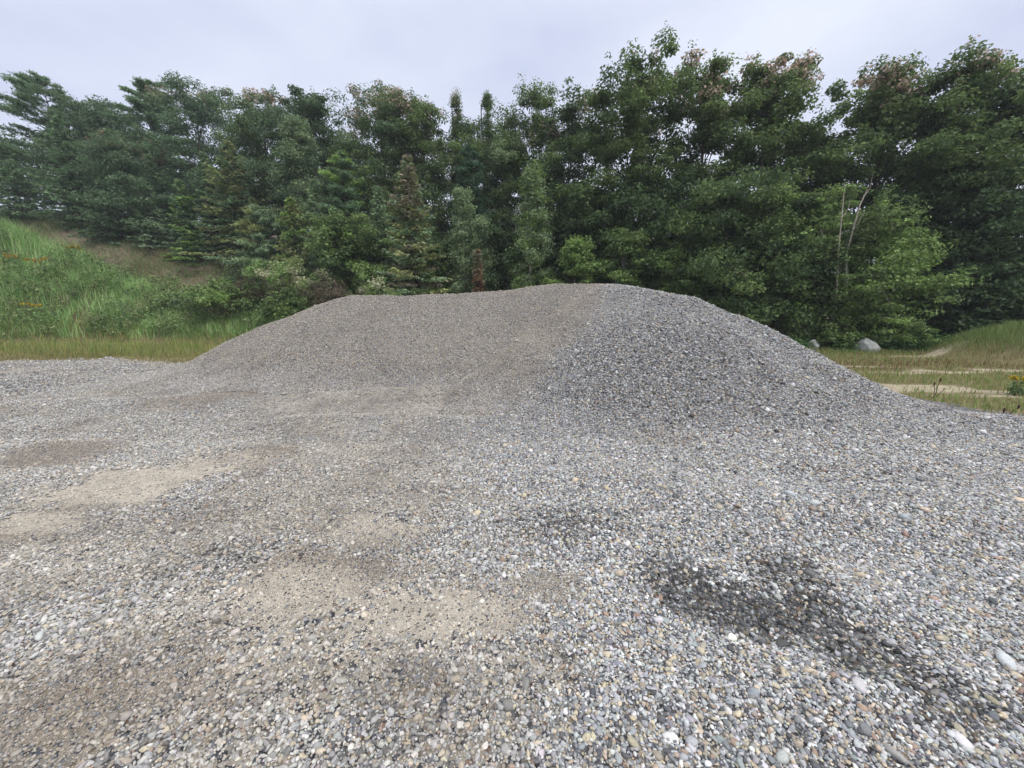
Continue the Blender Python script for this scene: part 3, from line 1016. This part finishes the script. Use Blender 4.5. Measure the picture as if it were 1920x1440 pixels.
tree('b', "oak_tree", 575, 150, 150, 28, "dense rounded dark oak standing between the orange-tipped tree and a sky gap", pal=DARK + BLUE, base=.3)
tree('b', "poplar_tree", 553, 215, 120, 24.5, "pale green poplar with a thin straight trunk in front of the rounded oak", pal=PALE + BLUE, base=.25, narrow=True, bark=(.24, .225, .19), leaf=.11, group=SAP)
tree('c', "pine_tree", 640, 282, 140, 23, "soft light green young pine left of the browning spruce", pal=FRESH[:2] + BLUE, kind='pine', base=.05, group=SAP, dens=1.4)
tree('c', "spruce_tree", 545, 370, 130, 22.5, "yellow-green young spruce below the pale poplar", pal=YELL + FRESH, base=.02, group=SAP)
tree('b', "maple_tree", 650, 400, 150, 20.5, "bushy bright green young maple above the brown dried bush", pal=FRESH + OAK, base=.06, stems=2, group=SAP)
tree('c', "spruce_tree", 765, 290, 190, 18.8, "browning spruce with a thin tapering top, tallest of the young conifers left of centre", pal=YELL + SOFT, base=.02, brown=.5, group=SAP)
tree('b', "maple_tree", 715, 140, 170, 26, "tall maple with pink-tinged top, left of the two thin spires", pal=OAK + BLUE, base=.25, tip=.75)
tree('b', "maple_tree", 790, 165, 150, 26.5, "leafy green maple crowded against the pink-topped maple's right side", pal=OAK, base=.25, tip=.3)
tree('b', "poplar_tree", 855, 168, 30, 27, "left of two thin spire-topped poplars in the middle skyline dip", pal=OAK, base=.3, narrow=True, leaf=.10, nl=2600, tip=.4)
tree('b', "poplar_tree", 915, 162, 30, 27, "right of two thin spire-topped poplars in the middle skyline dip", pal=OAK, base=.3, narrow=True, leaf=.10, nl=2600)
tree('b', "oak_tree", 880, 200, 150, 28, "dark oak whose crown fills the dip below the two thin spires", pal=OAK + DARK, base=.2)
tree('c', "pine_tree", 882, 272, 120, 22.5, "soft blue-green rounded young pine below the two thin spires", pal=[(.05, .10, .055), (.06, .115, .06)], kind='pine', base=.08, dens=1.6, group=SAP)
tree('b', "birch_tree", 868, 350, 76, 19.5, "narrow grey-green young birch left of the rust-coloured sapling", pal=PALE, base=.03, narrow=True, bark=(.24, .225, .19), leaf=.09, nl=6000, group=SAP)
tree('b', "birch_tree", 1000, 315, 90, 18, "narrow pointed light green birch rising over the pile's left hump", pal=PALE + FRESH, base=.03, narrow=True, bark=(.24, .225, .19), leaf=.09, nl=8000, group=SAP)
tree('b', "birch_tree", 905, 405, 60, 19, "small birch tucked against the right side of the narrow grey-green birch", pal=PALE, base=.03, narrow=True, bark=(.24, .225, .19), leaf=.09, nl=4000, group=SAP)
tree('b', "poplar_tree", 990, 140, 130, 24, "tall poplar with twin leafy tips right of the thin spires", pal=OAK + PALE[:1], base=.25, narrow=False, leaf=.12, stems=2)
tree('b', "oak_tree", 1085, 150, 190, 22.5, "large dark oak behind the right-hand side of the narrow birch", pal=OAK + DARK, base=.22, tip=.15)
tree('b', "oak_tree", 950, 230, 130, 25, "dark tree filling the gap behind the narrow pointed birch", pal=DARK + OAK, base=.12)
tree('b', "oak_tree", 1215, 66, 220, 20, "tallest oak of the middle, its crown top standing clear of its neighbours", pal=OAK, base=.28, tip=.25, nl=16000, air=.9)
tree('b', "maple_tree", 1335, 88, 190, 19.5, "tall maple between the tallest oak and the pink-crowned maple", pal=OAK, base=.3, tip=.35, nl=15000, air=.9)
tree('b', "maple_tree", 1450, 68, 200, 19, "tall maple whose whole top is tinged salmon pink", pal=OAK, base=.3, tip=1.0, nl=15000, sway=(.5, 0), air=.9)
tree('b', "oak_tree", 1540, 235, 150, 20.5, "lower crown filling the dip right of the salmon-topped maple", pal=OAK + DARK, base=.3, tip=.3, nl=11000, air=.9)
tree('b', "maple_tree", 1655, 88, 200, 18, "maple with a forked dark trunk against the sky gaps at right", pal=OAK, base=.34, tip=.5, nl=14000, sway=(.5, 0), air=.9)
tree('b', "oak_tree", 1800, 82, 210, 17, "dense tall oak second from the right edge", pal=OAK, base=.3, tip=.25, nl=16000, sway=(.5, 0), air=.9)
tree('b', "oak_tree", 1930, 92, 210, 16, "tall oak cut by the right edge of the photo", pal=DARK + OAK, base=.22, tip=.3, nl=16000, sway=(.4, 0), air=.9)
# middle storey
tree('b', "maple_tree", 1375, 318, 250, 16.5, "full rounded mid-height maple behind the pile's right crest", pal=OAK + DARK, base=.2, nl=15000, leaf=.13, group=SAP)
tree('b', "oak_tree", 1230, 300, 190, 19, "dark mid-height oak under the tallest oak", pal=DARK, base=.15, nl=11000, group=SAP, air=.9)
tree('b', "oak_tree", 1120, 330, 170, 20.5, "dark mid-height tree right of the narrow pointed birch", pal=DARK, base=.1, nl=10000, group=SAP)
tree('b', "maple_tree", 1590, 340, 190, 14.6, "airy young maple with layered light green leaves above the boulders", pal=FRESH + OAK, base=.12, nl=4600, leaf=.12, layer=.3, stems=3, air=.8, bark=(.26, .23, .19), group=SAP)
tree('b', "maple_tree", 1660, 440, 170, 14.3, "lower leafy maple sapling leaning right over the larger boulder", pal=FRESH, base=.15, nl=3600, leaf=.11, layer=.3, stems=2, air=.8, group=SAP)
tree('b', "maple_tree", 1490, 470, 150, 15.2, "dark leafy sapling beside the pile's right slope", pal=OAK + DARK, base=.08, nl=7000, leaf=.12, stems=2, group=SAP)
tree('b', "oak_tree", 1770, 330, 210, 17, "dark mid-height tree below the dense tall oak", pal=DARK, base=.12, nl=11000, group=SAP, air=.9)
tree('b', "oak_tree", 1900, 330, 220, 15.2, "dark leafy mid-height tree at the right edge above the grassy mound", pal=DARK, base=.1, nl=12000, group=SAP)
tree('b', "maple_tree", 1830, 500, 160, 14.6, "drooping dark sapling over the black gap beside the grassy mound", pal=DARK, base=.1, nl=6500, layer=.35, group=SAP)
tree('b', "ash_sapling", 1078, 445, 80, 17, "feathery bright green sapling right of the narrow pointed birch", "sapling", pal=FRESH, base=.15, nl=2600, leaf=.12, layer=.4, lobes=9, group=SAP)
tree('b', "ash_sapling", 1170, 430, 90, 17, "thin-stemmed leafy sapling above the pile's highest crest", "sapling", pal=FRESH + OAK, base=.35, nl=3200, leaf=.12, layer=.4, lobes=9, bark=(.3, .28, .24), group=SAP)
tree('b', "ash_sapling", 1245, 470, 100, 16.5, "bushy sapling just right of the thin-stemmed sapling over the crest", "sapling", pal=OAK + FRESH, base=.1, nl=4000, leaf=.12, layer=.4, lobes=9, group=SAP)
tree('c', "spruce_sapling", 897, 465, 40, 18, "small rust-coloured dead sapling behind the pile's left hump", "sapling", pal=[(.24, .14, .085), (.19, .13, .08)], base=.05, brown=.7, group=SAP, dens=.6)
tree('b', "maple_tree", 815, 440, 120, 20.8, "low dark leafy tree right of the browning spruce", pal=OAK + DARK, base=.06, nl=6500, group=SAP)
tree('b', "maple_tree", 950, 430, 110, 19.5, "low dark tree between the rust-coloured sapling and narrow pointed birch", pal=DARK, base=.06, nl=6500, group=SAP)
tree('c', "spruce_tree", 470, 330, 120, 27, "dark spruce in the shadow between the feathery conifer and the pale poplar", pal=DARK, base=.03, group=SAP)
tree('c', "spruce_tree", 190, 330, 120, 26, "stubby dark conifer at the foot of the orange-shouldered tree", pal=BLUE + DARK, base=.02, group=SAP)
tree('b', "oak_tree", 650, 235, 120, 29, "tree with sky showing through it between the rounded oak and pink-topped maple", pal=OAK + BLUE, base=.2, nl=7000)

tree('c', "spruce_tree", 590, 335, 120, 22.8, "feathery blue-green young spruce just left of the soft light green pine", pal=SOFT, base=.02, group=SAP)
tree('c', "spruce_tree", 705, 345, 120, 21.5, "feathery blue-green young spruce between the soft light green pine and the browning spruce", pal=SOFT, base=.02, group=SAP)
tree('c', "pine_tree", 478, 385, 110, 23.5, "low feathery pale pine above the creamy-blossomed shrub", pal=SOFT + YELL[:1], kind='pine', base=.03, dens=1.5, group=SAP)
tree('c', "spruce_tree", 268, 345, 110, 25.8, "blue-green spruce left of the small pointed spruce on the brown slope", pal=SOFT, base=.02, group=SAP)
tree('c', "spruce_tree", 385, 285, 120, 26.5, "taller blue-green spruce behind the small pointed spruce and the feathery conifer", pal=SOFT + BLUE, base=.02, group=SAP)
tree('b', "oak_tree", 1048, 330, 130, 21.5, "dark low-crowned tree behind the feathery bright green sapling", pal=DARK + OAK, base=.06, nl=9000, group=SAP)
tree('b', "maple_tree", 745, 300, 130, 25, "shaded green tree whose crown backs the browning spruce", pal=OAK + DARK, base=.06, nl=9000, group=SAP)

# bare pale stems by the airy maple
def bare_stem(pts, D, label):
    P = np.array([at(u, v, D) for u, v in pts])
    gz = float(ground_z(P[:1, 0], P[:1, 1])[0])
    P = np.concatenate([[[P[0, 0], P[0, 1], gz - .2]], P])
    rt = empty("dead_tree", (P[0, 0], P[0, 1], gz), label, "dead tree", "bare pale stems by the airy maple")
    Q = P - np.array([P[0, 0], P[0, 1], gz])
    s = Soup()
    s.add(*tube(densify(Q, 4), np.linspace(.05, .014, (len(Q) - 1) * 4 + 1), 6), np.array((.36, .32, .27)))
    for t in (.55, .7, .82):
        i0 = int(t * (len(Q) - 1)); a = Q[i0] + (Q[min(i0 + 1, len(Q) - 1)] - Q[i0]) * .5
        s.add(*tube(np.array([a, a + (.25, .1, .3), a + (.6 * (1 - t) + .2, .15, .75)]), [.016, .01, .005], 4), np.array((.33, .29, .24)))
    s.build("trunk", M_BARK, rt)
bare_stem([(1568, 560), (1572, 470), (1584, 345)], 14.2, "taller of two bare pale stems rising through the airy maple")
bare_stem([(1588, 560), (1586, 480), (1612, 385), (1626, 355)], 14.25, "shorter bare pale stem with a kink, beside the taller one")

# ------------------------------------------------------------------ shrubs
def shrub(name, u, v, D, wpx, hpx, label, pal, seed, nl=3500, leaf=.1, cat="shrub", twigs=(.13, .10, .08), drop=0.0, layer=.7, frond=False):
    rng = rng_of(seed)
    x, y, z = at(u, v, D)                       # top of the shrub
    gz = float(ground_z(np.array([x]), np.array([y]))[0]) - drop
    W = wpx / F * ray_t(v, D)
    H = max(.3, z - gz)
    H = max(H, hpx / F * D * .6)
    root = empty(name, (x, y, gz), label, cat, "shrubs at the foot of the wood")
    wood, crown = Soup(), Soup()
    nc = 46
    a = rng.uniform(0, 6.28, nc); rr = W / 2 * np.sqrt(rng.random(nc)) * .9
    zt = H * np.sqrt(np.clip(1 - (rr / (W / 2)) ** 2, .05, 1)) * rng.uniform(.45, 1.0, nc) - .08
    cen = np.stack([rr * np.cos(a), rr * np.sin(a) * .8, np.maximum(zt, .1)], -1)
    for c_ in cen:
        Q, rq = limb(rng, (c_[0] * .25, c_[1] * .25, -.1), c_, .016, .005, .1, 5)
        wood.add(*tube(Q, rq, 4), np.array(twigs))
    crown.add(*leaf_cloud(rng, cen, rng.uniform(.16, .34, nc) * (W / 2) ** .5, max(6, nl // nc), leaf, pal, layer))
    wood.build("stems", M_BARK, root)
    crown.build("leaves", M_LEAF, root)
    return root
KNOT = [(.40, .43, .24), (.24, .32, .12), (.46, .47, .30), (.18, .28, .09)]
BRN = [(.15, .115, .085), (.18, .14, .10), (.10, .10, .06)]
shrub("knotweed_shrub", 528, 472, 17, 180, 100, "green shrub topped with creamy pale blossom above the left bank", KNOT, 801, 5000, .11)
shrub("dry_bush", 605, 505, 16.6, 100, 80, "brown dried bush between two green shrubs behind the pile's left end", BRN, 802, 4200, .07)
shrub("dry_bush", 470, 512, 16.8, 90, 60, "greyish brown dried bush left of the creamy-blossomed shrub", BRN, 803, 3400, .07)
shrub("green_shrub", 690, 502, 16.2, 150, 80, "pale-tipped green shrub touching the pile's left crest", KNOT[1:] + FRESH, 804, 4500, .10)
shrub("green_shrub", 540, 535, 16, 110, 70, "dark green shrub at the bank foot under the creamy-blossomed shrub", OAK + FRESH[:1], 805, 4200, .10)
shrub("green_shrub", 415, 520, 16.4, 150, 90, "broad-leaved dark green shrub leftmost along the bank foot", OAK + FRESH, 806, 4200, .11)
shrub("green_shrub", 790, 500, 18, 110, 60, "low dark shrub behind the pile's flat left crest", DARK + OAK, 807, 3500, .10)
shrub("green_shrub", 1690, 590, 13.6, 110, 90, "arching leafy shrub drooping right of the larger boulder", FRESH + PALE[:1], 808, 3800, .11, layer=.45)
shrub("green_shrub", 1570, 590, 13.9, 110, 80, "leafy green shrub between the two boulders", FRESH + OAK, 809, 3800, .11, layer=.45)
shrub("green_shrub", 1440, 540, 14.6, 130, 110, "dark shrub behind the pile's right slope", DARK + OAK, 810, 4200, .11)
shrub("green_shrub", 1900, 545, 14.2, 130, 120, "dark broad shrub behind the grassy mound at the right edge", OAK + DARK, 811, 4500, .12)
shrub("green_shrub", 1330, 520, 16, 120, 80, "dark leafy shrub just behind the pile's right crest", OAK + DARK, 812, 3800, .11)
shrub("green_shrub", 300, 505, 20.5, 90, 40, "yellow-green bush low on the brown slope above the bank", FRESH + YELL, 814, 2600, .09)
shrub("green_shrub", 455, 478, 22, 80, 40, "dark rounded bush at the right end of the brown slope", OAK + BLUE, 815, 2600, .09)
shrub("green_shrub", 330, 545, 17, 90, 50, "small leafy bush in the middle of the grassy bank", FRESH + PALE, 813, 2600, .09)

# goldenrod on the bank
def goldenrod(u, v, D, wpx, label, seed, colr=(.50, .38, .05), plumes=9):
    rng = rng_of(seed)
    x, y, z = at(u, v, D)
    gz = float(ground_z(np.array([x]), np.array([y]))[0])
    W = wpx / F * D
    H = float(np.clip(z - gz, .3, 1.3))
    root = empty("goldenrod_plant", (x, y, gz), label, "wildflower", "yellow goldenrod on the bank")
    st, lv = Soup(), Soup()
    for k in range(9):
        e = np.array([rng.uniform(-W / 2, W / 2), rng.uniform(-W / 2, W / 2), H * rng.uniform(.8, 1.1)])
        Q, rq = limb(rng, (e[0] * .4, e[1] * .4, -.05), e, .008, .004, .03, 5)
        st.add(*tube(Q, rq, 4), np.array((.12, .17, .06)))
        t = rng.random(14)[:, None] * .85
        lv.add(*leaf_cloud(rng, Q[0] + (e - Q[0]) * t, np.full(14, .08), 2, .08, FRESH + PALE))
        if k >= plumes: continue
        fl = Soup()
        fl.add(*leaf_cloud(rng, e + rng.normal(0, .015, (8, 3)) + (0, 0, .02), np.full(8, .045), 7, .055, [colr, (colr[0] * .8, colr[1] * .75, .03)]))
        fl.build("flower_plume", M_LEAF, root)
    st.build("stems", M_GRASS, root); lv.build("leaves", M_LEAF, root)
goldenrod(72, 487, 17.6, 34, "goldenrod with orange-yellow plumes, larger clump on the bank", 821, (.46, .31, .05))
goldenrod(16, 478, 17.8, 24, "goldenrod clump at the left edge of the photo, high on the bank", 822, (.46, .32, .05))
goldenrod(125, 460, 18.9, 26, "goldenrod on the skyline of the bank near the brown slope", 823, (.42, .33, .06))
goldenrod(62, 572, 16.2, 30, "bright yellow goldenrod low on the bank", 824, (.60, .47, .04))
goldenrod(1905, 752, 6.9, 40, "small yellow-flowered plant on the sandy field at the right edge", 825, (.55, .44, .04), 3)

# ------------------------------------------------------------------ boulders
def boulder(u, v, D, wpx, hpx, label, seed, colr=(.40, .40, .38)):
    rng = rng_of(seed)
    bv, bf = ico(4)
    x, y, z = at(u, v, D)
    gz = float(ground_z(np.array([x]), np.array([y]))[0])
    W = wpx / F * D; Hh = hpx / F * D * .9
    v_ = bv.copy()
    for k in range(7):
        kk = unit(rng.normal(0, 1, 3)); h = rng.uniform(.55, .9)
        v_ = v_ - kk * np.clip(v_ @ kk - h, 0, 9)[:, None] * .9
    for s in (1.5, 3, 7, 15):
        k1 = rng.normal(0, s, (3, 3))
        v_ = v_ * (1 + .12 / s * np.sin(v_ @ k1).sum(-1))[:, None]
    v_ = v_ * np.array([W / 2, W * .4, Hh * .62]) + (0, 0, Hh * .33)
    c = np.tile(np.array(colr), (len(v_), 1)) * (1 - .35 * (np.sin(v_ @ rng.normal(0, 9, 3)) > .55))[:, None]
    o = mesh_np("boulder", v_, bf, M_ROCK, cols=c)
    o.location = (x, y, gz)
    tag(o, label, "boulder", "boulders in the undergrowth")
boulder(1624, 647, 13.3, 44, 27, "larger pale grey boulder among leaves at the foot of the airy maple", 901, (.40, .41, .39))
boulder(1526, 640, 13.6, 26, 26, "smaller grey boulder in the leaves nearer the gravel pile", 902, (.36, .37, .35))
boulder(876, 500, 19.2, 20, 16, "small white stone among the dark trunks beside the rust-coloured sapling", 903, (.7, .7, .68))

# dead weeds standing on the field
def dead_weed(u, v, D, hpx, label, seed):
    rng = rng_of(seed)
    x, y = on_plane(u, v)
    gz = float(ground_z(np.array([x]), np.array([y]))[0])
    H = hpx / F * y
    root = empty("dead_weed", (x, y, gz), label, "dead weed", "dead weeds on the sandy field")
    st = Soup()
    for k in range(3):
        e = np.array([rng.uniform(-.10, .16), rng.uniform(-.05, .05), H * (1 - .25 * k)])
        st.add(*tube(limb(rng, (0, 0, -.03), e, .006, .004, 0, 4)[0], [.007, .006, .005, .004], 5), np.array((.09, .055, .04)))
        b, f = ico(1)
        if k < 2:
            hd = Soup()
            hd.add(b * np.array([.012, .012, .034]) * (1 + .2 * np.sin(b[:, :1] * 9)) + e, f, np.array((.05, .032, .028)))
            hd.build("seed_head", M_BARK, root)
    st.build("stalks", M_BARK, root)
dead_weed(1752, 742, 7, 34, "dark dead weed with two brown seed heads beside the pile's right foot", 911)
dead_weed(1880, 782, 6, 26, "thin reddish dead stalks at the right edge beside the gravel", 912)

# ------------------------------------------------------------------ the wood behind (one far mass)
rf = rng_of(950)
n = 1500
x = rf.uniform(-48, 44, n); y = rf.uniform(30, 38, n) - 8 * sstep(2, 14, x)
gz = ground_z(x, y)
hh = rf.uniform(.2, 1, n) ** .8 * (5.5 - 1.8 * sstep(2, 12, x))
cen = np.stack([x, y, gz + hh], -1)
sp_ = Soup()
sp_.add(*leaf_cloud(rf, cen, rf.uniform(.6, 1.2, n), 60, .24, DARK + BLUE, .8))
o = sp_.build("woodland", M_LEAF)
tag(o, kind="stuff")
o["label"] = "dark undergrowth of the wood behind the nearest trees"

# ------------------------------------------------------------------ air
def haze():
    m, t, o = mat_new("haze_air")
    v = node(t, "ShaderNodeVolumePrincipled", Density=0.0011, Anisotropy=0.0)
    v.inputs["Color"].default_value = (.86, .93, 1.0, 1)
    t.links.new(v.outputs[0], o.inputs["Volume"])
    a, b, c0, c1 = 640, (-340, 940), -2.5, 24
    V_ = [(x_, y_, z_) for z_ in (c0, c1) for y_ in b for x_ in (-a, a)]
    F_ = [(0, 2, 3, 1), (4, 5, 7, 6), (0, 1, 5, 4), (2, 6, 7, 3), (0, 4, 6, 2), (1, 3, 7, 5)]
    h = mesh_np("haze", V_, np.array(F_), m, smooth=False)
    tag(h, kind="stuff")
haze()
